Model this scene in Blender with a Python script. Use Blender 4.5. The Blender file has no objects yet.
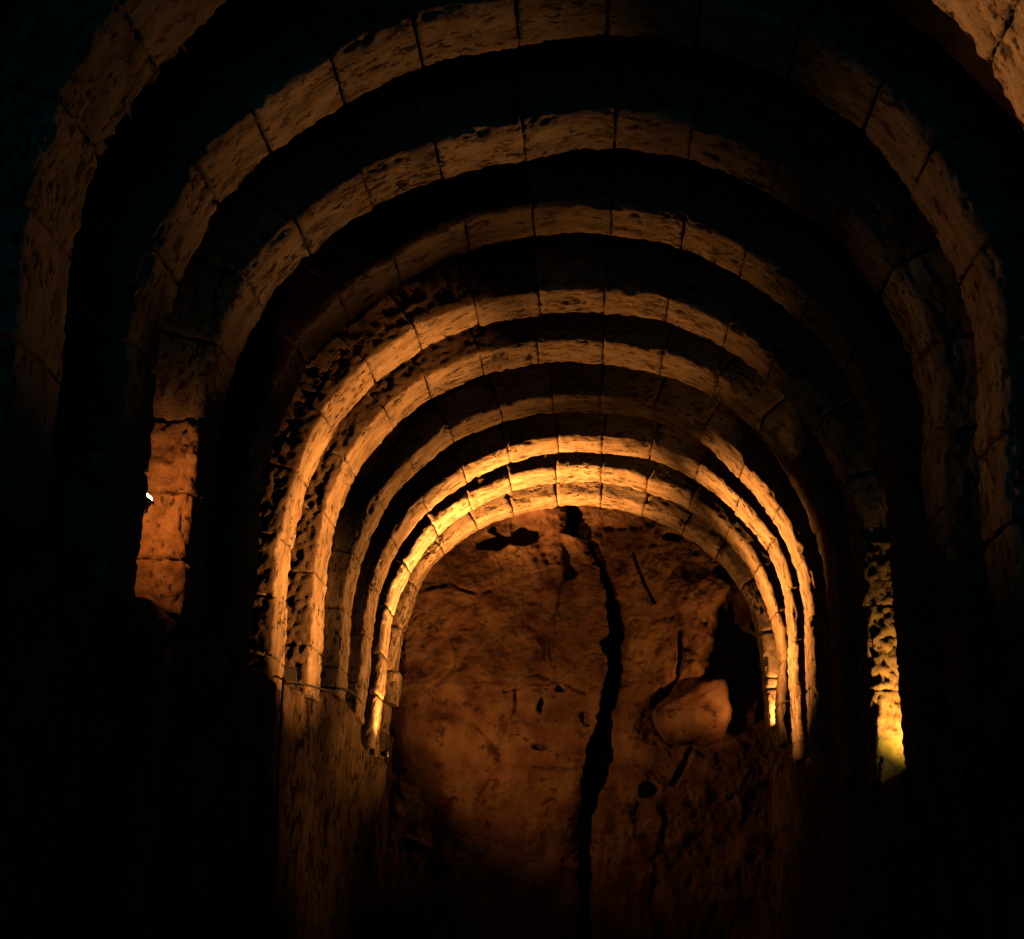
import bpy, math, random
import numpy as np
from mathutils import Matrix, Vector

# ---------------------------------------------------------------- constants (metres)
R = 2.1            # inner radius of the arches
SPZ = 4.311        # height of the springing above the floor
PI = math.pi
DEPTHS = (.48, .42, .40, .42, .44, .48, .42, .43, .44, .35)   # thickness of each arch along the hall
RING = 0.44        # height of the stones, radially
END_Y = 15.05      # rock end wall
random.seed(4)
scene = bpy.context.scene
C = scene.collection

# the arches, nearest first: y = plane of the far edge, joints = measured joint angles,
# dev = wear / settlement of the inner outline from the true semicircle, sampled along the outline
ARCHES = [
    dict(y=4.938, joints=[26.8, 144.3, 156.9],
         dev=[-0.0, -0.0, -0.0, -0.0, -0.0, -0.0, -0.0, -0.0, -0.0, -0.0, -0.0, -0.0, -0.006, -0.019, -0.021, -0.014, -0.001, 0.019, 0.033, 0.033, 0.026, 0.013, 0.002, 0.0, 0.0, 0.0, 0.0, 0.0, 0.0, -0.0, -0.0, -0.0, -0.0, -0.0, -0.0, -0.0, -0.004, -0.022, -0.032, -0.028, -0.008, 0.011, 0.015, 0.01, 0.009, 0.008, -0.001, -0.018, -0.032, -0.042, -0.047, -0.045, -0.027, -0.004, -0.0, -0.0, -0.0, -0.0]),
    dict(y=6.161, joints=[29.6, 41.6, 55.6, 70.4, 84.0, 97.8, 113.4, 127.1, 141.0],
         dev=[-0.0, -0.0, -0.0, -0.0, -0.0, -0.007, -0.038, -0.055, -0.057, -0.053, -0.039, -0.024, -0.012, -0.004, 0.001, 0.001, -0.0, 0.007, 0.022, 0.041, 0.048, 0.047, 0.045, 0.033, 0.024, 0.029, 0.025, 0.0, -0.026, -0.045, -0.059, -0.062, -0.048, -0.04, -0.04, -0.031, -0.022, -0.012, 0.01, 0.033, 0.041, 0.028, 0.026, 0.03, 0.034, 0.033, 0.017, 0.002, 0.0, 0.0, 0.0, 0.0, 0.0, 0.0, 0.0, 0.0, 0.0, 0.0]),
    dict(y=7.262, joints=[40.8, 53.9, 82.3, 98.4, 114.1, 127.7, 141.5, 154.3],
         dev=[-0.0, -0.0, -0.0, -0.0, -0.0, -0.0, -0.001, -0.01, -0.031, -0.038, -0.038, -0.034, -0.023, -0.005, 0.008, 0.022, 0.028, 0.027, 0.027, 0.038, 0.043, 0.04, 0.037, 0.031, 0.022, 0.017, -0.006, -0.026, -0.034, -0.07, -0.092, -0.092, -0.086, -0.078, -0.057, -0.034, -0.018, -0.01, -0.004, 0.006, 0.016, 0.015, 0.01, 0.014, 0.018, 0.013, 0.002, 0.0, 0.0, 0.0, 0.0, 0.0, 0.0, 0.0, 0.0, 0.0, 0.0, 0.0]),
    dict(y=8.382, joints=[41.0, 55.5, 68.4, 82.4, 97.7, 111.0, 126.4, 139.1, 151.5],
         dev=[0.0, 0.0, 0.0, 0.0, 0.0, 0.0, 0.0, 0.0, 0.0, 0.0, 0.0, 0.0, 0.0, 0.0, 0.0, 0.0, 0.006, 0.018, 0.021, 0.015, 0.006, 0.002, 0.002, 0.005, 0.011, 0.012, -0.004, -0.011, -0.01, -0.015, -0.021, -0.018, -0.011, -0.011, -0.017, -0.02, -0.013, 0.003, 0.011, 0.024, 0.023, 0.011, 0.005, 0.005, 0.007, 0.009, 0.002, -0.009, -0.011, -0.008, -0.002, -0.0, -0.0, -0.0, -0.0, -0.0, -0.0, -0.0]),
    dict(y=9.57, joints=[43.6, 55.6, 69.5, 83.4, 97.9, 112.2, 126.1, 138.6, 152.8, 178.2],
         dev=[0.0, 0.0, 0.0, 0.0, 0.0, 0.0, 0.0, 0.0, 0.0, 0.0, 0.0, 0.0, 0.0, 0.0, 0.0, 0.0, 0.0, 0.001, 0.003, 0.0, -0.006, -0.009, -0.007, -0.011, -0.017, -0.018, -0.028, -0.055, -0.066, -0.069, -0.07, -0.057, -0.038, -0.03, -0.013, -0.003, 0.003, 0.015, 0.021, 0.033, 0.04, 0.039, 0.034, 0.03, 0.037, 0.048, 0.055, 0.056, 0.052, 0.047, 0.044, 0.034, 0.01, 0.001, 0.0, 0.0, 0.0, 0.0]),
    dict(y=10.629, joints=[29.2, 69.3, 83.5, 99.2, 112.9, 126.8, 153.0],
         dev=[-0.0, -0.0, -0.0, -0.0, -0.001, -0.01, -0.018, -0.02, -0.017, -0.012, -0.011, -0.014, -0.018, -0.02, -0.023, -0.024, -0.025, -0.024, -0.017, -0.001, 0.005, 0.006, 0.011, 0.01, 0.002, -0.012, -0.028, -0.034, -0.031, -0.021, -0.016, -0.01, 0.001, 0.009, 0.019, 0.037, 0.043, 0.045, 0.047, 0.048, 0.046, 0.035, 0.021, 0.01, 0.003, -0.001, -0.011, -0.018, -0.022, -0.023, -0.021, -0.009, -0.001, -0.0, -0.0, -0.0, -0.0, -0.0]),
    dict(y=11.821, joints=[28.3, 42.4, 56.6, 70.1, 84.1, 96.5, 110.5, 137.7, 150.5],
         dev=[-0.0, -0.0, -0.0, -0.0, -0.002, -0.018, -0.032, -0.035, -0.032, -0.022, -0.019, -0.017, -0.014, -0.012, -0.01, -0.009, -0.011, -0.013, -0.014, -0.018, -0.017, 0.003, 0.029, 0.03, 0.025, 0.021, 0.003, -0.023, -0.026, -0.022, -0.019, -0.014, -0.008, -0.001, 0.018, 0.025, 0.022, 0.019, 0.02, 0.023, 0.019, 0.006, -0.004, -0.008, -0.007, -0.005, -0.005, -0.009, -0.011, -0.011, -0.006, -0.001, -0.0, -0.0, -0.0, -0.0, -0.0, -0.0]),
    dict(y=12.922, joints=[55.6, 69.6, 83.3, 95.9, 110.3, 124.4, 138.3],
         dev=[-0.0, -0.0, -0.0, -0.0, -0.0, -0.0, -0.0, -0.0, -0.002, -0.007, -0.01, -0.01, -0.006, 0.002, 0.019, 0.038, 0.054, 0.066, 0.062, 0.047, 0.044, 0.042, 0.043, 0.038, 0.026, 0.018, -0.008, -0.032, -0.035, -0.032, -0.031, -0.031, -0.033, -0.031, -0.029, -0.028, -0.017, -0.004, -0.001, 0.002, 0.003, 0.0, -0.008, -0.019, -0.029, -0.035, -0.036, -0.027, -0.006, -0.0, -0.0, -0.0, -0.0, -0.0, -0.0, -0.0, -0.0, -0.0]),
    dict(y=13.914, joints=[55.5, 69.3, 83.5, 97.2, 111.3, 124.9, 137.9],
         dev=[-0.0, -0.0, -0.0, -0.0, -0.0, -0.0, -0.001, -0.008, -0.017, -0.02, -0.019, -0.004, 0.022, 0.024, 0.023, 0.024, 0.033, 0.048, 0.049, 0.037, 0.033, 0.034, 0.035, 0.024, -0.006, -0.015, -0.018, -0.023, -0.025, -0.03, -0.032, -0.02, -0.007, -0.003, 0.002, 0.005, 0.01, 0.015, 0.013, 0.004, -0.001, -0.005, -0.013, -0.027, -0.037, -0.041, -0.04, -0.022, -0.002, -0.0, -0.0, -0.0, -0.0, -0.0, -0.0, -0.0, -0.0, -0.0]),
    dict(y=14.775, joints=[29.6, 42.5, 69.5, 83.3, 97.5, 112.1, 124.5, 137.7],
         dev=[-0.0, -0.0, -0.0, -0.0, -0.0, -0.0, -0.0, -0.0, -0.002, -0.015, -0.025, -0.028, -0.031, -0.029, -0.021, -0.009, 0.006, 0.022, 0.033, 0.032, 0.021, 0.013, -0.006, -0.012, -0.013, -0.019, -0.024, -0.027, -0.028, -0.029, -0.029, -0.02, -0.008, 0.001, 0.023, 0.035, 0.044, 0.056, 0.06, 0.052, 0.027, -0.005, -0.023, -0.035, -0.04, -0.04, -0.026, -0.004, -0.0, -0.0, -0.0, -0.0, -0.0, -0.0, -0.0, -0.0, -0.0, -0.0]),
]
DEV_S = np.linspace(-2.4, PI * R + 2.4, 58)
GRIND = 180 / 13   # thirteen stones to each semicircle


# ---------------------------------------------------------------- noise
def _hash(ix, iy, iz, seed):
    h = (ix.astype(np.uint32) * np.uint32(374761393) + iy.astype(np.uint32) * np.uint32(668265263)
         + iz.astype(np.uint32) * np.uint32(2147483647 - 5) + np.uint32((seed * 974634777) & 0xffffffff))
    h = (h ^ (h >> np.uint32(13))) * np.uint32(1274126177)
    h = (h ^ (h >> np.uint32(16))) * np.uint32(2246822519)
    return h ^ (h >> np.uint32(15))


def perlin(p, seed=0):
    """Gradient noise, about -1..1, for an (n,3) array."""
    p = np.asarray(p, np.float64) + 1000.37
    i = np.floor(p).astype(np.int64)
    f = p - i
    u = f * f * f * (f * (f * 6 - 15) + 10)
    res = 0
    for dx in (0, 1):
        for dy in (0, 1):
            for dz in (0, 1):
                h = _hash(i[:, 0] + dx, i[:, 1] + dy, i[:, 2] + dz, seed)
                g1 = (h & np.uint32(1023)) / 511.5 - 1
                g2 = ((h >> np.uint32(10)) & np.uint32(1023)) / 511.5 - 1
                g3 = ((h >> np.uint32(20)) & np.uint32(1023)) / 511.5 - 1
                d = g1 * (f[:, 0] - dx) + g2 * (f[:, 1] - dy) + g3 * (f[:, 2] - dz)
                w = (u[:, 0] if dx else 1 - u[:, 0]) * (u[:, 1] if dy else 1 - u[:, 1]) * (u[:, 2] if dz else 1 - u[:, 2])
                res = res + w * d
    return res * 1.4


def fbm(p, octaves=4, seed=0, gain=.5):
    p = np.asarray(p, np.float64)
    out, a = 0, 1.0
    for k in range(octaves):
        out = out + a * perlin(p * 2 ** k, seed + 17 * k)
        a *= gain
    return out


def worley(p, seed=0):
    """Distance to the nearest and second nearest cell point, and a value per cell."""
    p = np.asarray(p, np.float64) + 500.1
    i = np.floor(p).astype(np.int64)
    f1 = np.full(len(p), 9.); f2 = np.full(len(p), 9.); val = np.zeros(len(p))
    for dx in (-1, 0, 1):
        for dy in (-1, 0, 1):
            for dz in (-1, 0, 1):
                c = i + np.array([dx, dy, dz])
                h = _hash(c[:, 0], c[:, 1], c[:, 2], seed)
                q = np.stack([(h & np.uint32(1023)) / 1023, ((h >> np.uint32(10)) & np.uint32(1023)) / 1023,
                              ((h >> np.uint32(20)) & np.uint32(1023)) / 1023], 1) + c
                d = np.linalg.norm(p - q, axis=1)
                near = d < f1
                f2 = np.where(near, f1, np.minimum(f2, d))
                val = np.where(near, ((h >> np.uint32(5)) & np.uint32(255)) / 255, val)
                f1 = np.minimum(f1, d)
    return f1, f2, val


def smooth(a, b, x):
    t = np.clip((x - a) / (b - a), 0, 1)
    return t * t * (3 - 2 * t)


# ---------------------------------------------------------------- mesh helpers
def new_mesh(name, verts, faces, mat, parent=None, loc=(0, 0, 0), grain=None, flat=False, rubble=None):
    me = bpy.data.meshes.new(name)
    verts = np.asarray(verts, np.float32); faces = np.asarray(faces, np.int32)
    me.vertices.add(len(verts)); me.vertices.foreach_set('co', verts.ravel())
    k = faces.shape[1]
    me.loops.add(faces.size); me.loops.foreach_set('vertex_index', faces.ravel())
    me.polygons.add(len(faces))
    me.polygons.foreach_set('loop_start', np.arange(0, faces.size, k, dtype=np.int32))
    me.update(calc_edges=True)
    me.polygons.foreach_set('use_smooth', np.full(len(faces), not flat))
    if grain is not None:
        at = me.attributes.new('grain', 'FLOAT_VECTOR', 'POINT')
        at.data.foreach_set('vector', np.asarray(grain, np.float32).ravel())
    if rubble is not None:
        at = me.attributes.new('rubble', 'FLOAT', 'POINT')
        at.data.foreach_set('value', np.asarray(rubble, np.float32))
    me.validate()
    me.materials.append(mat)
    o = bpy.data.objects.new(name, me)
    C.objects.link(o)
    o.location = loc
    if parent is not None:
        o.parent = parent
    return o


def grid_faces(nu, nv, flip=False):
    a = np.arange(nu * nv).reshape(nu, nv)
    q = np.stack([a[:-1, :-1], a[1:, :-1], a[1:, 1:], a[:-1, 1:]], -1).reshape(-1, 4)
    return q[:, ::-1] if flip else q


_box_cache = {}


def box_lattice(xs, ys, zs):
    """Closed surface lattice of a box; returns integer lattice coordinates and quads."""
    key = (len(xs), len(ys), len(zs))
    if key in _box_cache:
        return _box_cache[key]
    nx, ny, nz = key
    idx = {}
    co = []

    def vid(i, j, k):
        t = (i, j, k)
        if t not in idx:
            idx[t] = len(co); co.append(t)
        return idx[t]
    q = []
    for i in range(nx - 1):
        for j in range(ny - 1):
            q.append((vid(i, j, 0), vid(i, j + 1, 0), vid(i + 1, j + 1, 0), vid(i + 1, j, 0)))
            q.append((vid(i, j, nz - 1), vid(i + 1, j, nz - 1), vid(i + 1, j + 1, nz - 1), vid(i, j + 1, nz - 1)))
    for i in range(nx - 1):
        for k in range(nz - 1):
            q.append((vid(i, 0, k), vid(i + 1, 0, k), vid(i + 1, 0, k + 1), vid(i, 0, k + 1)))
            q.append((vid(i, ny - 1, k), vid(i, ny - 1, k + 1), vid(i + 1, ny - 1, k + 1), vid(i + 1, ny - 1, k)))
    for j in range(ny - 1):
        for k in range(nz - 1):
            q.append((vid(0, j, k), vid(0, j, k + 1), vid(0, j + 1, k + 1), vid(0, j + 1, k)))
            q.append((vid(nx - 1, j, k), vid(nx - 1, j + 1, k), vid(nx - 1, j + 1, k + 1), vid(nx - 1, j, k + 1)))
    r = (np.array(co), np.array(q))
    _box_cache[key] = r
    return r


# ---------------------------------------------------------------- materials
def new_mat(name):
    m = bpy.data.materials.new(name)
    m.use_nodes = True
    nt = m.node_tree
    nt.nodes.clear()
    out = nt.nodes.new('ShaderNodeOutputMaterial')
    b = nt.nodes.new('ShaderNodeBsdfPrincipled')
    nt.links.new(b.outputs[0], out.inputs[0])
    return m, nt, b


def stone_material(name, dark, mid, light, pore, pore_amt=.585, grain_scale=(4, 9, 9), pore_scale=(14, 34, 34),
                   attr=True, bump=.9, bump_dist=.028, rough=.92, moss=None, blotch=.565, fill=None):
    m, nt, b = new_mat(name)
    N = nt.nodes.new; L = nt.links.new
    if attr:
        src = N('ShaderNodeAttribute'); src.attribute_name = 'grain'; vec = src.outputs['Vector']
    else:
        src = N('ShaderNodeNewGeometry'); vec = src.outputs['Position']

    def mapped(s):
        mp = N('ShaderNodeMapping'); mp.inputs['Scale'].default_value = s
        L(vec, mp.inputs['Vector']); return mp.outputs[0]

    n1 = N('ShaderNodeTexNoise'); n1.inputs['Scale'].default_value = 1; n1.inputs['Detail'].default_value = 6
    L(mapped(grain_scale), n1.inputs['Vector'])
    cr = N('ShaderNodeValToRGB'); e = cr.color_ramp.elements
    e[0].position = .34; e[0].color = (*dark, 1); e[1].position = .66; e[1].color = (*light, 1)
    k = e.new(.5); k.color = (*mid, 1)
    L(n1.outputs['Fac'], cr.inputs[0])
    n2 = N('ShaderNodeTexNoise'); n2.inputs['Scale'].default_value = 1; n2.inputs['Detail'].default_value = 5
    n2.inputs['Roughness'].default_value = .62
    L(mapped(pore_scale), n2.inputs['Vector'])
    pr = N('ShaderNodeMapRange'); pr.inputs['From Min'].default_value = pore_amt - .03; pr.inputs['From Max'].default_value = pore_amt + .05
    n6 = N('ShaderNodeTexNoise'); n6.inputs['Scale'].default_value = 2.3; n6.inputs['Detail'].default_value = 2
    L(vec, n6.inputs['Vector'])
    dn = N('ShaderNodeMath'); dn.operation = 'MULTIPLY_ADD'; dn.inputs[1].default_value = .42
    of = N('ShaderNodeMath'); of.operation = 'SUBTRACT'; of.inputs[1].default_value = .235
    L(n6.outputs['Fac'], dn.inputs[0]); L(n2.outputs['Fac'], dn.inputs[2]); L(dn.outputs[0], of.inputs[0])
    L(of.outputs[0], pr.inputs['Value'])
    mx = N('ShaderNodeMix'); mx.data_type = 'RGBA'
    L(pr.outputs[0], mx.inputs['Factor']); L(cr.outputs[0], mx.inputs['A']); mx.inputs['B'].default_value = (*pore, 1)
    col = mx.outputs['Result']
    if blotch:
        n5 = N('ShaderNodeTexNoise'); n5.inputs['Scale'].default_value = 1; n5.inputs['Detail'].default_value = 7
        n5.inputs['Roughness'].default_value = .68
        L(mapped(tuple(v * .42 for v in pore_scale)), n5.inputs['Vector'])
        br = N('ShaderNodeMapRange'); br.inputs['From Min'].default_value = blotch; br.inputs['From Max'].default_value = blotch + .05
        br.inputs['To Max'].default_value = .85
        L(n5.outputs['Fac'], br.inputs['Value'])
        mb = N('ShaderNodeMix'); mb.data_type = 'RGBA'
        L(br.outputs[0], mb.inputs['Factor']); L(col, mb.inputs['A']); mb.inputs['B'].default_value = (*[v * 1.3 for v in pore], 1)
        col = mb.outputs['Result']
    oi = N('ShaderNodeObjectInfo')
    vr = N('ShaderNodeMapRange'); vr.inputs['To Min'].default_value = .78; vr.inputs['To Max'].default_value = 1.12
    L(oi.outputs['Random'], vr.inputs['Value'])
    mu = N('ShaderNodeMix'); mu.data_type = 'RGBA'; mu.blend_type = 'MULTIPLY'; mu.inputs['Factor'].default_value = 1
    L(col, mu.inputs['A'])
    cb = N('ShaderNodeCombineColor')
    for i in range(3):
        L(vr.outputs[0], cb.inputs[i])
    L(cb.outputs[0], mu.inputs['B'])
    col = mu.outputs['Result']
    if moss is not None:
        n4 = N('ShaderNodeTexNoise'); n4.inputs['Scale'].default_value = 3.1; n4.inputs['Detail'].default_value = 4
        L(vec, n4.inputs['Vector'])
        mr = N('ShaderNodeMapRange'); mr.inputs['From Min'].default_value = .56; mr.inputs['From Max'].default_value = .66
        mr.inputs['To Max'].default_value = .8
        L(n4.outputs['Fac'], mr.inputs['Value'])
        mm = N('ShaderNodeMix'); mm.data_type = 'RGBA'
        L(mr.outputs[0], mm.inputs['Factor']); L(col, mm.inputs['A']); mm.inputs['B'].default_value = (*moss, 1)
        col = mm.outputs['Result']
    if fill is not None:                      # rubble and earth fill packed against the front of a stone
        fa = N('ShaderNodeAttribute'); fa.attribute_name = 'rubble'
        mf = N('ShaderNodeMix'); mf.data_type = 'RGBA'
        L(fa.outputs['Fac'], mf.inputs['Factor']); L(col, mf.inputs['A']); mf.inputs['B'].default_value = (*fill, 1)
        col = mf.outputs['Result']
    L(col, b.inputs['Base Color'])
    b.inputs['Roughness'].default_value = rough
    b.inputs['Specular IOR Level'].default_value = .15
    # relief
    n3 = N('ShaderNodeTexNoise'); n3.inputs['Scale'].default_value = 45; n3.inputs['Detail'].default_value = 6
    n3.inputs['Roughness'].default_value = .7
    L(vec, n3.inputs['Vector'])
    sub = N('ShaderNodeMath'); sub.operation = 'MULTIPLY_ADD'; sub.inputs[1].default_value = -.7
    L(pr.outputs[0], sub.inputs[0]); L(n3.outputs['Fac'], sub.inputs[2])
    bp = N('ShaderNodeBump'); bp.inputs['Strength'].default_value = bump; bp.inputs['Distance'].default_value = bump_dist
    L(sub.outputs[0], bp.inputs['Height']); L(bp.outputs[0], b.inputs['Normal'])
    return m


def plain(name, col, rough=.5, metal=0., emit=None, strength=0.):
    m, nt, b = new_mat(name)
    n = nt.nodes.new('ShaderNodeTexNoise'); n.inputs['Scale'].default_value = 60
    mr = nt.nodes.new('ShaderNodeMapRange'); mr.inputs['To Min'].default_value = max(0, rough - .12); mr.inputs['To Max'].default_value = min(1, rough + .12)
    nt.links.new(n.outputs['Fac'], mr.inputs['Value']); nt.links.new(mr.outputs[0], b.inputs['Roughness'])
    b.inputs['Base Color'].default_value = (*col, 1)
    b.inputs['Metallic'].default_value = metal
    if emit:
        b.inputs['Emission Color'].default_value = (*emit, 1); b.inputs['Emission Strength'].default_value = strength
    return m


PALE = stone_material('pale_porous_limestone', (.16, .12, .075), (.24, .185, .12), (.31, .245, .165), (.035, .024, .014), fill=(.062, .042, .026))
PIER = stone_material('rubble_pier_stone', (.15, .10, .06), (.23, .155, .09), (.29, .20, .12), (.03, .02, .01),
                      grain_scale=(7, 9, 9), pore_scale=(22, 26, 26), pore_amt=.66, bump=.8, bump_dist=.03)
MOSSY = stone_material('mossy_pier_stone', (.16, .12, .07), (.24, .185, .11), (.30, .24, .15), (.03, .022, .01),
                       grain_scale=(7, 9, 9), pore_scale=(20, 26, 26), pore_amt=.66, bump=.8, bump_dist=.03, moss=(.10, .14, .03))
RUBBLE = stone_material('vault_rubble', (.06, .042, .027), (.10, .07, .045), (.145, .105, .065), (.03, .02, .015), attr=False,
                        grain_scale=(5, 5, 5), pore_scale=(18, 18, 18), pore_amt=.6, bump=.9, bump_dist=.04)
ROCK = stone_material('cut_bedrock', (.10, .07, .043), (.16, .115, .07), (.22, .16, .1), (.025, .018, .01), attr=False,
                      grain_scale=(5, 5, 2), pore_scale=(20, 20, 7), pore_amt=.565, bump=1., bump_dist=.05, blotch=.54)
ENDROCK = stone_material('end_wall_rock', (.085, .042, .026), (.15, .082, .047), (.20, .125, .072), (.03, .015, .01), attr=False,
                         grain_scale=(3.2, 3, 3.2), pore_scale=(11, 9, 15), pore_amt=.68, bump=.7, bump_dist=.03)
EARTH = stone_material('trodden_earth', (.08, .06, .04), (.13, .095, .065), (.18, .135, .09), (.03, .02, .015), attr=False,
                       grain_scale=(2, 2, 2), pore_scale=(20, 20, 20), pore_amt=.66)
METAL = plain('black_lamp_metal', (.02, .02, .022), .35, .9)
STEEL = plain('lamp_bracket_steel', (.45, .42, .38), .35, 1.)
GLASS_LIT = plain('lit_lamp_glass', (.9, .8, .6), .2, 0, (1, .62, .2), 30)
GLASS_OFF = plain('unlit_lamp_glass', (.02, .02, .02), .12)
RUBBER = plain('black_cable_rubber', (.006, .006, .006), .8)


# ---------------------------------------------------------------- arches
def ledge(side, y):
    """Height of the rock ledge the legs stand on, relative to the springing."""
    if side < 0:
        return float(np.interp(y, [0, 5.9, 6.8, 9.6, 10.5, 11.8, 12.9, 13.4, 14.0, 14.4, 15.2],
                               [-1.25, -1.2, -1.10, -1.02, -.92, -.70, -.78, -1.08, -1.06, -.66, -.6]))
    return float(np.interp(y, [0, 6, 8.2, 9.1, 10.6, 11.8, 12.9, 13.9, 14.2, 15.2],
                           [-1.5, -1.55, -1.63, -1.68, -1.5, -1.32, -1.0, -.72, -.52, -.45]))


def outline(s, h, dev):
    """Point of an arch at outline length s (0..pi*R is the semicircle) and radial height h."""
    r = R + np.interp(s, DEV_S, dev) + h
    th = np.clip(s, 0, PI * R) / R
    x = r * np.cos(th); z = r * np.sin(th)
    z = np.where(s < 0, s, np.where(s > PI * R, PI * R - s, z))
    return x, z


def stone(name, arch_i, s0, s1, y0, y1, dev, mat, parent, ploc, step=.02, ring=RING, rough=1., face_rough=.0,
          pit=None, inset=0., label=None, packed=False):
    gap = (.006, .007, .003, .003)[arch_i] if arch_i < 4 else .0015
    jr = .012 if arch_i < 2 else .006
    s0 += gap; s1 -= gap
    L_ = s1 - s0; D_ = y1 - y0
    ns = max(6, int(L_ / step) + 1); ny = max(6, int(D_ / step) + 1)
    hl = [0]
    while hl[-1] < ring:
        hl.append(hl[-1] + (step if hl[-1] < .22 else step * 3))
    hl = np.array(hl) * ring / hl[-1]
    xs = np.linspace(-L_ / 2, L_ / 2, ns); ys = np.linspace(-D_ / 2, D_ / 2, ny); zs = hl - ring / 2
    lat, quads = box_lattice(xs, zs, ys)
    p = np.stack([xs[lat[:, 0]], zs[lat[:, 1]], ys[lat[:, 2]]], 1)         # (s, h, y)
    half = np.array([L_ / 2, ring / 2, D_ / 2])
    front = p[:, 2] < 0
    rad = np.stack([np.full(len(p), jr), np.where(front, .05, .018), np.where(front, .06, .018)], 1)
    rad = np.minimum(rad, half * .9)
    q = np.clip(p, -(half - rad), half - rad)
    d = (p - q) / rad
    n = np.linalg.norm(d, axis=1)
    d = d / np.maximum(n, 1)[:, None]
    p = q + d * rad
    nd = d / np.maximum(np.linalg.norm(d, axis=1), 1e-6)[:, None]
    cs = (s0 + s1) / 2; cy = (y0 + y1) / 2
    g = np.stack([p[:, 0] + cs + arch_i * 23.7, p[:, 2] + cy * .5, p[:, 1]], 1)
    rng = random.Random(arch_i * 1000 + int(s0 * 100) + 7)
    pit = rng.uniform(.15, 1) if pit is None else pit
    amt = .009 * fbm(g * np.array([5, 7, 7]), 4, 3) + .006 * fbm(g * np.array([16, 24, 24]), 3, 9)
    hole = perlin(g * np.array([6, 12, 12]), 31) * .6 + fbm(g * np.array([15, 28, 28]), 2, 33) * .45
    amt = amt * rough - (.012 + .02 * pit) * smooth(.62 - .42 * pit, .80 - .42 * pit, hole)
    chip = fbm(g * np.array([6, 4, 4]), 3, 41, .6)
    edge = (np.abs(d[:, 1]) > .25) & (np.abs(d[:, 2]) > .25)
    far_low = (d[:, 1] < .3) & (p[:, 1] < -ring * .3) & (p[:, 2] > half[2] - .10)
    amt = amt + far_low * smooth(half[2] - .10, half[2], p[:, 2]) * (.013 * perlin(g * np.array([13, 3, 3]), 43) + .008 * perlin(g * np.array([33, 8, 8]), 44) - .004)
    amt = amt - edge * .04 * smooth(.1, .8, chip)
    rub = None
    if face_rough:
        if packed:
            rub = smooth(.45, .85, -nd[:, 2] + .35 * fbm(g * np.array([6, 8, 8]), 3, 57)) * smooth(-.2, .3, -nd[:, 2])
        amt = amt + np.clip(-nd[:, 2], 0, 1) * face_rough * (fbm(g * np.array([15, 17, 17]), 4, 51, .6))
    p = p + nd * amt[:, None]
    x, z = outline(p[:, 0] + cs, p[:, 1] + ring / 2 + inset, dev)
    co = np.stack([x, p[:, 2] + cy, z + SPZ], 1)
    ctr = co.mean(0)
    o = new_mesh(name, co - ctr, quads, mat, parent, tuple(ctr - np.array(ploc)), g, rubble=rub)
    if label:
        o['label'] = label
    return o


def thing(name, label, cat, loc, group=None, rot=(0, 0, 0)):
    o = bpy.data.objects.new(name, None)
    C.objects.link(o)
    o.empty_display_size = .2
    o.location = loc; o.rotation_euler = rot
    o['label'] = label; o['category'] = cat
    if group:
        o['group'] = group
    return o


ARCH_LABELS = [
    'nearest pale stone arch, dim, its broken haunches showing only in the top corners',
    'widest whole stone arch, its pitted keystone cut by the top of the photo',
    'third stone arch in from the camera, left leg a glowing orange rubble pier',
    'dim brown stone arch between the orange rubble pier arch and the yellow mossy pier arch',
    'pale arch whose right leg is the yellow mossy pier, left leg warm orange',
    'sixth stone arch inward, left leg a smooth glowing orange curve, right half dark',
    'seventh stone arch inward, dull brown on the left, bright and pitted at upper right',
    'narrow stone arch just outside the brightest one, right side glowing gold',
    'brightest arch, left leg and haunch blazing yellow above the corner lamp',
    'innermost and smallest stone arch, framing the cracked rock end wall',
]
FACE_ROUGH = [.0, .0, .0, .004, .014, .026, .006, .0, .0, .0]

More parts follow.
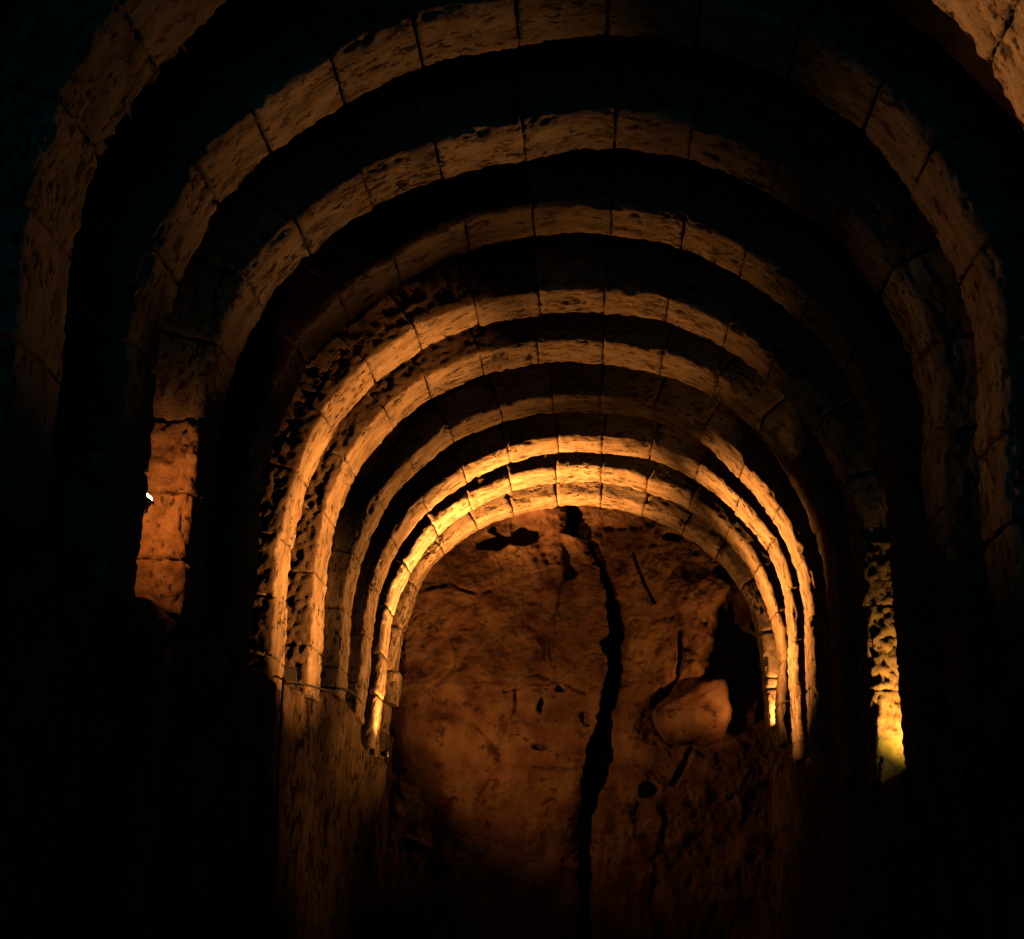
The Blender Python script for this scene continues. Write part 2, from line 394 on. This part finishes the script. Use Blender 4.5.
for i, A in enumerate(ARCHES):
    y1 = A['y']; y0 = y1 - DEPTHS[i]
    dev = np.array(A['dev'])
    base = (0, (y0 + y1) / 2, SPZ + min(ledge(-1, y1), ledge(1, y1)))
    root = thing('stone_arch', ARCH_LABELS[i], 'arch', base, 'stone arches carrying the crypt vault')
    step = .016 if i < 4 else (.019 if i < 7 else .022)
    ang = [k * GRIND for k in range(14)]
    for k in range(1, 13):
        for j in A['joints']:
            if abs(j - ang[k]) < 4:
                ang[k] = j
    for k in range(13):
        rng = random.Random(i * 31 + k)
        dy0 = rng.uniform(-.012, .012)
        stone('voussoir', i, math.radians(ang[k]) * R, math.radians(ang[k + 1]) * R, y0 + dy0, y1 + rng.uniform(-.006, .006), dev,
              PALE, root, base, step, rough=2. if i == 0 else 1., face_rough=FACE_ROUGH[i] if k > 6 else 0, packed=i in (3, 4, 5),
              inset=rng.uniform(-.006, .006))
    # legs: blocks from the springing down to the rock ledge
    for side in (-1, 1):
        bot = ledge(side, (y0 + y1) / 2) - .06
        mat = PALE; fr = 0; nm = 'pier_block'; rg = 1.; lab = None; wide = 0
        if i == 2 and side < 0:
            mat = PIER; fr = .035; rg = 1.6; wide = .05
        if i in (4, 5) and side < 0:
            fr = .022
        if i == 4 and side > 0:
            mat = MOSSY; fr = .04; rg = 1.6; wide = .03
        z = 0.; k = 0
        while z > bot + .02:
            rng = random.Random(i * 77 + k + (side > 0) * 13)
            hgt = rng.uniform(.42, .62)
            if i == 2 and side < 0:
                hgt = rng.uniform(.34, .44)
            ins = rng.uniform(-.008, .008)
            if i == 9 and side < 0:
                hgt = .36; ins = -.05 if k == 0 else .03
            if i == 9 and side > 0:
                hgt = .12 if k == 0 else .6; ins = -.01 if k == 0 else .0
            nz = max(bot, z - hgt)
            if nz - bot < .16:
                nz = bot
            s0, s1 = (nz, z) if side > 0 else (PI * R - z, PI * R - nz)
            stone(nm, i, s0, s1, y0 - wide * rng.uniform(.4, .8) + rng.uniform(-.004, .004), y1 + rng.uniform(-.005, .005), dev, mat, root, base, step,
                  rough=rg, face_rough=fr, inset=ins, pit=.9 if fr else None, packed=i in (4, 5) and side < 0)
            z = nz; k += 1

# ---------------------------------------------------------------- the vault between the arches
ns, nyy = 230, 440
S = np.linspace(-.35, PI * R + .35, ns); Y = np.linspace(-1.2, 15.45, nyy)
SS, YY = [a.ravel() for a in np.meshgrid(S, Y, indexing='ij')]
th = np.clip(SS, 0, PI * R) / R
base_p = np.stack([np.cos(th) * R, YY, np.where((SS < 0) | (SS > PI * R), np.minimum(SS, PI * R - SS), np.sin(th) * R)], 1)
f1, f2, cv = worley(base_p * np.array([4.2, 4.6, 4.2]), 5)
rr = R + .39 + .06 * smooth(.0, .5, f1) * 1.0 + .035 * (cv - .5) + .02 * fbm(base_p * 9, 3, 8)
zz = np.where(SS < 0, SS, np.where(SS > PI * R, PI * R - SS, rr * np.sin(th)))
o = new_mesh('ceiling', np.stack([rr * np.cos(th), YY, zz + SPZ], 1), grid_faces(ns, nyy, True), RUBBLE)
o['kind'] = 'structure'

# ---------------------------------------------------------------- side walls: recess, ledge, rock-cut lower wall
for side, nm in ((-1, 'wall_left'), (1, 'wall_right')):
    nyy = 470; nv = 170
    Y = np.linspace(-1.2, 15.45, nyy)
    T = np.linspace(0, 1, nv)
    pts = np.zeros((nyy, nv, 3)); w_low = np.zeros((nyy, nv)); w_led = np.zeros((nyy, nv))
    for a, y in enumerate(Y):
        lz = ledge(side, y)
        prof = np.array([(R + .03, -SPZ - .05), (R + .03, lz - .06), (R + .07, lz), (R + .44, lz + .03), (R + .46, .2)])
        ln = np.concatenate([[0], np.cumsum(np.linalg.norm(np.diff(prof, axis=0), axis=1))])
        dd = T * ln[-1]
        pts[a, :, 0] = np.interp(dd, ln, prof[:, 0]) * side
        pts[a, :, 1] = y
        pts[a, :, 2] = np.interp(dd, ln, prof[:, 1])
        w_low[a] = dd < ln[1] + .03
        w_led[a] = (dd >= ln[1]) & (dd <= ln[3])
    P_ = pts.reshape(-1, 3); wl = w_low.ravel(); we = w_led.ravel()
    streak = perlin(P_ * np.array([1, 2.6, .45]), 61) + .5 * perlin(P_ * np.array([1, 6.5, 1.1]), 62)
    small = fbm(P_ * np.array([7, 7, 4]), 4, 63)
    groove = smooth(.0, .12, np.abs(perlin(P_ * np.array([.3, 1.5, .22]), 64)))
    disp = np.where(wl > .5, .065 * streak + .035 * small + .08 * (1 - groove), .03 * streak + .02 * small)
    disp = np.where(wl > .5, np.maximum(disp, -.06), disp)
    co = P_.copy()
    co[:, 0] += side * disp
    if side < 0:        # a lump of rock under the corner lamp
        co[:, 0] += .15 * np.exp(-((P_[:, 1] - 13.62) / .24) ** 2) * smooth(-2.0, -1.35, P_[:, 2]) * (np.abs(P_[:, 0]) < R + .25)
    co[:, 2] += we * (.03 * perlin(P_ * 3.1, 66) + .015 * small) + SPZ
    o = new_mesh(nm, co, grid_faces(nyy, nv, side > 0), ROCK)
    o['kind'] = 'structure'

# ---------------------------------------------------------------- the rock end wall with its fissure
FIS_L = [(-0.194, 2.3), (-0.165, 1.836), (0.076, 1.763), (0.15, 1.539), (0.247, 1.355), (0.284, 1.037), (0.368, 0.701), (0.239, 0.592),
         (0.322, 0.344), (0.323, 0.191), (0.254, 0.015), (0.244, -0.182), (0.221, -0.285), (0.143, -0.515), (0.065, -0.776), (0.024, -1.189),
         (0.005, -1.474), (0.031, -1.851), (.05, -4.4)]
FIS_R = [(-0.036, 2.3), (-0.021, 1.838), (0.125, 1.726), (0.21, 1.54), (0.318, 1.356), (0.473, 0.943), (0.52, 0.739), (0.508, 0.524),
         (0.485, 0.406), (0.497, 0.194), (0.462, -0.004), (0.451, -0.178), (0.393, -0.282), (0.371, -0.454), (0.40, -0.825), (0.316, -1.083),
         (0.162, -1.47), (0.142, -1.848), (.15, -4.4)]


def seg_dist(x, z, pts):
    best = np.full(len(x), 9.)
    for (ax, az), (bx, bz) in zip(pts[:-1], pts[1:]):
        vx, vz = bx - ax, bz - az
        t = np.clip(((x - ax) * vx + (z - az) * vz) / (vx * vx + vz * vz), 0, 1)
        best = np.minimum(best, np.hypot(x - ax - t * vx, z - az - t * vz))
    return best


def blob(x, z, c, r):
    return np.hypot((x - c[0]) / r[0], (z - c[1]) / r[1])


nx, nz = 350, 460
X = np.linspace(-2.62, 2.62, nx); Z = np.concatenate([np.linspace(-4.36, -2.0, 60), np.linspace(-2.0, 2.65, nz - 60)[0:]])
XX, ZZ = [a.ravel() for a in np.meshgrid(X, Z, indexing='ij')]
q = np.stack([XX, np.zeros_like(XX), ZZ], 1)
wob = np.stack([.035 * perlin(q * 6, 71) + .02 * perlin(q * 17, 70), .035 * perlin(q * 6, 72)], 1)
xw, zw = XX + wob[:, 0], ZZ + wob[:, 1]
d = .06 * fbm(q * np.array([1.1, 1, 1.1]), 3, 73) + .03 * fbm(q * np.array([5, 1, 4]), 4, 74, .55)
w1, w2, wc = worley(q * np.array([1.5, 1, 1.5]), 75)
w1, w2, wc = worley((q + .25 * np.stack([perlin(q * 2.1, 76), 0 * XX, perlin(q * 2.1, 77)], 1)) * np.array([1.2, 1, 1.0]), 75)
d += .10 * (wc - .5) * smooth(.0, .10, w2 - w1) + .05 * np.abs(perlin(q * np.array([1.7, 1, 2.6]), 78)) + .013 * fbm(q * 11, 4, 79, .6)
# the fissure: everything between its two lips falls far back
zs_l = np.array([p[1] for p in FIS_L])[::-1]; jag = .035 * fbm(q * np.array([4, 1, 9]), 4, 86, .6)
xl = jag * 1.2 + np.interp(zw, zs_l, np.array([p[0] for p in FIS_L])[::-1])
zs_r = np.array([p[1] for p in FIS_R])[::-1]; xr = -.6 * jag + .02 * perlin(q * 7, 87) + np.interp(zw, zs_r, np.array([p[0] for p in FIS_R])[::-1])
inside = np.minimum(xw - xl, xr - xw)
mid = (xl + xr) / 2
d += np.where(XX < mid, -.05, .03) * smooth(1.6, .1, np.abs(XX - mid))       # left slab stands proud of the right
d += .05 * smooth(-.10, .0, inside)                                            # rounded lips
d += .75 * smooth(-.008, .02, inside)
# narrow crack to the right, edge crack to the left, the diagonal crack
d += .12 * smooth(.022, .006, seg_dist(xw, zw, [(.628, 1.595), (.71, 1.385), (.816, 1.178), (.885, 1.021)]))
ex = np.interp(zw, [.7, .847, 1.238, 1.75], [-.36, -.329, -.228, -.247])
d += .07 * smooth(.0, .03, xw - ex) * smooth(.32, .05, xw - ex) * smooth(.7, .9, zw) * smooth(1.8, 1.6, zw)
d += .045 * smooth(.03, .006, seg_dist(xw, zw, [(.182, .401), (-.038, .244), (-.187, .112), (-.337, .005), (-.604, 0), (-.857, -.098)]))
below = smooth(.0, -.05, zw - np.interp(xw, [-.857, -.604, -.337, -.187, -.038, .182], [-.098, 0, .005, .112, .244, .401]))
d += .035 * below * smooth(-.9, -.7, xw) * smooth(.25, .1, xw) * smooth(-1.4, -.2, zw)
d += .11 * smooth(.045, .01, seg_dist(xw, zw, [(1.288, -.70), (1.20, -.88), (1.08, -1.10)]))
d += .09 * smooth(.045, .008, seg_dist(xw, zw, [(1.185, .666), (1.17, .30), (1.13, .08), (1.0, -.09)]))
d += .20 * smooth(1.15, .8, blob(xw, zw, (-.115, 1.35), (.095, .085)))
d += .12 * smooth(1.1, .5, blob(xw, zw, (-.231, -.052), (.07, .045)))
d += .10 * smooth(1.1, .5, blob(xw, zw, (-.424, -.252), (.06, .11)))
d += .10 * smooth(1.1, .5, blob(xw, zw, (.05, -.392), (.10, .09)))
d += .10 * smooth(1.1, .5, blob(xw, zw, (-.437, -.719), (.12, .04)))
d += .14 * smooth(1.1, .6, blob(xw, zw, (.811, -1.182), (.13, .10)))
d += .14 * smooth(1.1, .6, blob(xw, zw, (1.107, 1.83), (.13, .06)))
# hollow under the upper right overhang
hol = blob(xw, zw, (1.83, .42), (.45, .62))
hol = hol + .22 * fbm(q * np.array([3.4, 1, 3.4]), 3, 85)
d += .42 * smooth(1.15, .55, hol)
d -= .10 * smooth(.30, .05, np.abs(zw - 1.12)) * smooth(1.0, 1.35, xw)          # its lip
# recess at the upper left
d += .13 * smooth(1.1, .7, blob(xw, zw, (-.78, 1.93), (.36, .24)))
d += .10 * smooth(1.1, .7, blob(xw, zw, (-1.08, 1.72), (.20, .10)))
# socket of the boulder
d += .10 * smooth(1.25, .8, blob(xw, zw, (1.34, -.26), (.46, .40)))
d -= .07 * smooth(1.1, .2, blob(xw, zw, (1.30, .30), (.22, .20)))              # small knob above it
d += .10 * smooth(1.0, 1.6, -ZZ) * 0
ff = grid_faces(nx, nz, False)
o = new_mesh('wall_back', np.stack([XX + .5 * wob[:, 0], END_Y + .06 + d, ZZ + SPZ], 1), ff, ENDROCK)
o['kind'] = 'structure'

# boulder wedged in the end wall
nu, nv = 90, 60
U = np.linspace(0, 2 * PI, nu, endpoint=False); V = np.linspace(0, PI, nv)
UU, VV = [a.ravel() for a in np.meshgrid(U, V, indexing='ij')]
n_ = np.stack([np.sin(VV) * np.cos(UU), np.cos(VV), np.sin(VV) * np.sin(UU)], 1)
k4 = (np.abs(n_) ** 3.2).sum(1) ** (-1 / 3.2)
rad = k4 * (1 + .10 * perlin(n_ * 1.7, 81) + .035 * fbm(n_ * 5, 4, 82))
co = n_ * rad[:, None] * np.array([.46, .30, .40])
co[:, 2] += .45 * co[:, 0] * np.clip(co[:, 2] / .3, 0, 1) - .12 * np.clip(co[:, 2] / .3, 0, 1)
co[:, 0] *= 1 - .18 * np.clip(-co[:, 2] / .3, 0, 1)
co[:, 1] += .35 * np.clip(co[:, 2], -1, 1) * .6                                  # top leans back, catching less light
fc = []
for a in range(nu):
    b2 = (a + 1) % nu
    for c_ in range(nv - 1):
        fc.append((a * nv + c_, a * nv + c_ + 1, b2 * nv + c_ + 1, b2 * nv + c_))
o = new_mesh('boulder', co, fc, ENDROCK, None, (1.30, END_Y + .20, SPZ - .26))
o['label'] = 'blocky rounded boulder wedged in the end wall right of the black fissure'
o['category'] = 'rock'

# ---------------------------------------------------------------- floor
nx, nyy = 90, 260
XX, YY = [a.ravel() for a in np.meshgrid(np.linspace(-2.4, 2.4, nx), np.linspace(-1.2, 15.45, nyy), indexing='ij')]
q = np.stack([XX, YY, 0 * XX], 1)
o = new_mesh('floor', np.stack([XX, YY, .02 * fbm(q * 2.2, 4, 91)], 1), grid_faces(nx, nyy), EARTH)
o['kind'] = 'structure'


# ---------------------------------------------------------------- lamps
def rot_mesh(verts, M):
    return [tuple(M @ Vector(v)) for v in verts]


def rbox(sx, sy, sz, taper=1., rnd=.006):
    """Rounded box, the +z end scaled by taper."""
    n = 8
    xs = np.linspace(-sx / 2, sx / 2, n); ys = np.linspace(-sy / 2, sy / 2, n); zs = np.linspace(-sz / 2, sz / 2, n)
    lat, quads = box_lattice(xs, ys, zs)
    p = np.stack([xs[lat[:, 0]], ys[lat[:, 1]], zs[lat[:, 2]]], 1)
    half = np.array([sx, sy, sz]) / 2
    r = min(rnd, half.min() * .9)
    q = np.clip(p, -(half - r), half - r)
    d = (p - q) / r
    p = q + d / np.maximum(np.linalg.norm(d, axis=1), 1)[:, None] * r
    t = 1 + (taper - 1) * (p[:, 2] / sz + .5)
    p[:, 0] *= t; p[:, 1] *= t
    return p, quads


def floodlight(loc, aim, label, lit=True, scale=1., dome=.006):
    """A small box floodlight: finned housing, rim, glass, steel bracket, on the ledge; its glass looks along aim."""
    t = thing('floodlight', label, 'lamp', loc, 'floodlights on the rock ledges')
    zax = Vector(aim).normalized()
    xax = zax.cross(Vector((0, 0, 1)))
    xax = xax.normalized() if xax.length > 1e-3 else Vector((1, 0, 0))
    yax = zax.cross(xax)
    M = Matrix((xax, yax, zax)).transposed()
    up = Vector((0, 0, .09 * scale))

    def put(name, p, q, mat, off, par=t):
        p = np.array([tuple(M @ Vector(tuple(v * scale)) + M @ Vector(off) * scale + (up if par is t else Vector((0, 0, 0)))) for v in p])
        return new_mesh(name, p, q, mat, par)
    p, q = rbox(.15, .10, .07, 1.25)
    h = put('housing', p, q, METAL, (0, 0, 0))
    fin_v, fin_f = [], []
    for k in range(5):
        p, q = rbox(.006, .085, .03, 1, .002)
        fin_f += (q + len(fin_v) * 0 + sum(len(a) for a in fin_v)).tolist(); p[:, 0] += (k - 2) * .026; fin_v.append(p)
    fv = np.concatenate(fin_v)
    p2 = np.array([tuple(M @ Vector(tuple(v * scale)) + M @ Vector((0, 0, -.045)) * scale + up) for v in fv])
    new_mesh('cooling_fins', p2, fin_f, METAL, h)
    # rim: a frame of four bars
    rv, rf = [], []
    for sx, sy, ox, oy in ((.20, .012, 0, .066), (.20, .012, 0, -.066), (.012, .144, .097, 0), (.012, .144, -.097, 0)):
        p, q = rbox(sx, sy, .018, 1, .003)
        rf += (q + sum(len(a) for a in rv)).tolist(); p[:, 0] += ox; p[:, 1] += oy; rv.append(p)
    put('rim', np.concatenate(rv), rf, METAL, (0, 0, .040))
    p, q = rbox(.178, .116, dome, .9, min(.002, dome / 3))
    p[:, 2] += dome / 2
    put('glass', p, q, GLASS_LIT if lit else GLASS_OFF, (0, 0, .037))
    # bracket: U strap from the sides down to the ledge
    bv, bf = [], []
    path = [(-.108, 0, 0), (-.108, 0, -.085), (.108, 0, -.085), (.108, 0, 0)]
    hx = Vector((xax.x, xax.y, 0)).normalized()
    for a, b in zip(path[:-1], path[1:]):
        a, b = Vector(a), Vector(b)
        L_ = (b - a).length + .008
        p, q = rbox(.026, .006, L_, 1, .002)
        zz = (b - a).normalized(); yy2 = Vector((1, 0, 0)) if abs(zz.z) > .5 else Vector((0, 0, 1))
        xx2 = yy2.cross(zz)
        m2 = Matrix((xx2, yy2, zz)).transposed(); mid_ = (a + b) / 2
        m3 = Matrix((hx, Vector((-hx.y, hx.x, 0)), Vector((0, 0, 1)))).transposed()
        p = np.array([tuple((m3 @ (m2 @ Vector(tuple(v)) + mid_)) * scale + up) for v in p])
        bf += (q + sum(len(a_) for a_ in bv)).tolist(); bv.append(p)
    new_mesh('bracket', np.concatenate(bv), bf, STEEL if lit else METAL, t)
    return t, Vector(loc) + up + zax * (.085 + .03 * (scale < 1)) * scale


def spot(name, loc, target, power, angle, blend=.6, color=(1, .36, .075), size=.03):
    l = bpy.data.lights.new(name, 'SPOT')
    l.energy = power; l.color = color; l.spot_size = math.radians(angle); l.spot_blend = blend; l.shadow_soft_size = size
    o = bpy.data.objects.new(name, l); C.objects.link(o)
    o.location = loc
    o.rotation_euler = (Vector(target) - Vector(loc)).to_track_quat('-Z', 'Y').to_euler()
    return o


def bulb(name, loc, power, color=(1, .36, .075), size=.03):
    l = bpy.data.lights.new(name, 'POINT')
    l.energy = power; l.color = color; l.shadow_soft_size = size
    o = bpy.data.objects.new(name, l); C.objects.link(o); o.location = loc
    return o


def P3(x, y, z):
    return (x, y, z + SPZ)


WORLD = .13
WARM = (1, .41, .12)      # less saturated tint, chosen for the dimmer stone
AMBER = (1, .37, .085)
# left, between the second and third arches: lights the orange rubble pier and the near right haunches
t, g = floodlight(P3(-2.175, 6.25, -.75), (.15, .3, 1), 'lit floodlight peeping round the leg beside the orange rubble pier', scale=.6, dome=.05)
spot('floodlight_glow', g, P3(-2.20, 6.85, -.62), 32, 126, .9, (1, .27, .045))
spot('floodlight_beam', g, P3(2.0, 4.1, 1.15), 1150, 36, 1, WARM)
spot('floodlight_spill_fill', g, P3(2.1, 5.85, .4), 110, 46, 1, WARM)
# right, between the dim brown arch and the mossy pier
t, g = floodlight(P3(2.28, 8.66, -1.72), (-.5, .25, 1), 'lit floodlight hidden on the right ledge at the foot of the yellow mossy pier')
spot('floodlight_glow', g, P3(2.38, 9.1, -1.22), 125, 88, .8, (1, .42, .075))
spot('floodlight_beam', g, P3(-2.05, 9.95, -.1), 5600, 32, 1, AMBER)
spot('floodlight_beam', g, P3(-1.55, 9.75, 1.3), 3000, 32, 1, AMBER)
spot('floodlight_spill_fill', g, P3(-1.2, 6.6, 1.75), 420, 42, 1, WARM)
spot('floodlight_spill_fill', g, P3(-2.1, 4.6, .35), 190, 24, 1, WARM)  # added fill for the nearest arch's left side, not this lamp's own spill
spot('floodlight_spill_fill', g, P3(-2.05, 11.2, -1.1), 250, 46, 1, WARM)
# far left, under the brightest arch
t, g = floodlight(P3(-1.98, 13.57, -1.07), (.75, .5, .45), 'blazing floodlight at the foot of the brightest arch, far left', scale=.6)
spot('floodlight_glow', g, P3(-1.30, 13.66, .7), 7000, 60, 1, AMBER)
spot('floodlight_beam', g, P3(1.95, 12.5, .5), 8500, 46, 1, AMBER)
spot('floodlight_beam', g, P3(.0, 10.1, 1.9), 1200, 34, 1, AMBER)
spot('floodlight_spill_fill', g, P3(.15, 15.1, .35), 135, 128, 1, AMBER)
spot('floodlight_spill_fill', g, P3(-1.86, 13.66, .2), 330, 104, 1, AMBER)
# far right, between the last two arches
t, g = floodlight(P3(2.30, 14.15, -.64), (-.5, .1, 1), 'lit floodlight hidden on the right ledge before the innermost arch', scale=.7)
spot('floodlight_glow', g, P3(2.2, 14.45, -.2), 150, 130, .7, AMBER)
spot('floodlight_beam', g, P3(-1.8, 13.0, .7), 2200, 66, 1, AMBER)
spot('floodlight_spill_fill', g, P3(-.9, 15.0, -.7), 150, 50, 1, AMBER)  # added fill to lift the lower left of the end wall
# unlit fixture on the left ledge
floodlight(P3(-2.20, 9.88, -.99), (.6, -.7, .35), 'unlit black floodlight lying on the left ledge with a loose cable', lit=False, scale=.9)



# ---------------------------------------------------------------- cables
def cable(pts, label, r=.008):
    P_ = np.array([P3(*p) for p in pts])
    n = len(P_); t = np.linspace(0, n - 1, 14 * n)
    pad = np.concatenate([[2 * P_[0] - P_[1]], P_, [2 * P_[-1] - P_[-2]]])
    out = []
    for u in t:
        k = min(int(u), n - 2); f = u - k
        a, b, c, d = pad[k:k + 4]
        out.append(.5 * (2 * b + (c - a) * f + (2 * a - 5 * b + 4 * c - d) * f * f + (3 * b - a - 3 * c + d) * f ** 3))
    out = np.array(out)
    tan = np.gradient(out, axis=0); tan /= np.linalg.norm(tan, axis=1)[:, None]
    ref = np.array([.9, .3, .2]); s1 = np.cross(tan, ref); s1 /= np.linalg.norm(s1, axis=1)[:, None]; s2 = np.cross(tan, s1)
    ns = 8; ph = np.arange(ns) * 2 * PI / ns
    ring = out[:, None] + r * (np.cos(ph)[None, :, None] * s1[:, None] + np.sin(ph)[None, :, None] * s2[:, None])
    v = ring.reshape(-1, 3); m_ = len(out)
    f = [(a * ns + b, a * ns + (b + 1) % ns, (a + 1) * ns + (b + 1) % ns, (a + 1) * ns + b) for a in range(m_ - 1) for b in range(ns)]
    o = new_mesh('electric_cable', v - v.mean(0), f, RUBBER, None, tuple(v.mean(0)))
    o['label'] = label; o['category'] = 'cable'; o['group'] = 'black lamp cables along the rock'
    return o


cable([(-2.18, 9.78, -.97), (-2.10, 9.95, -.95), (-2.06, 10.45, -.90), (-2.05, 11.0, -.83), (-2.05, 11.5, -.72), (-2.05, 12.1, -.68), (-2.06, 12.45, -.69)],
      'black cable lying along the left ledge beneath the orange arch legs')
cable([(-2.14, 9.55, -1.0), (-2.06, 9.22, -1.06), (-2.05, 9.21, -1.35), (-2.055, 9.26, -1.6), (-2.06, 9.4, -2.0), (-2.06, 9.5, -2.6)],
      'black cable dropping down the left rock wall from the unlit floodlight')
cable([(-2.0, 13.66, -.92), (-2.03, 13.95, -.86), (-2.05, 14.12, -1.0), (-2.05, 14.45, -1.4), (-2.05, 14.55, -1.9), (-2.05, 14.6, -2.4)],
      'black cable hanging below the blazing lamp at the far left corner')
cable([(2.12, 13.75, -.86), (2.05, 13.83, -.99), (2.05, 14.4, -1.08), (2.05, 14.8, -1.6), (2.05, 15.0, -2.2)],
      'black cable draped over the right rock wall near the end wall')

# ---------------------------------------------------------------- added blue fill through the open end behind the camera, tinting the blacks
w = bpy.data.worlds.new('blue_fill'); scene.world = w
w.use_nodes = True
bg = w.node_tree.nodes['Background']
bg.inputs['Color'].default_value = (.0, .62, 1, 1); bg.inputs['Strength'].default_value = WORLD

# ---------------------------------------------------------------- camera
cam = bpy.data.cameras.new('camera'); co = bpy.data.objects.new('camera', cam); C.objects.link(co)
FW = Vector((-0.06430002840426641, 0.9404356568382065, 0.33383571063399087))
RT = Vector((0.9979048982110522, 0.0581924020867961, 0.02827469656350523))
UP = Vector((-0.007163830930456583, -0.3349543546315823, 0.9422071215182679))
m = Matrix((RT, UP, -FW)).transposed().to_4x4()
m.translation = Vector((.1759, 0, 1.6))
co.matrix_world = m
cam.sensor_fit = 'HORIZONTAL'; cam.sensor_width = 36; cam.lens = 36 * 1300 / 1024
cam.clip_start = .05; cam.clip_end = 100
scene.camera = co

vs = scene.view_settings
scene.display_settings.display_device = 'sRGB'
vs.view_transform = 'Standard'; vs.look = 'None'; vs.exposure = 0; vs.gamma = 1; vs.use_curve_mapping = False
scene.cycles.use_denoising = True
scene.cycles.max_bounces = 4
scene.cycles.diffuse_bounces = 0
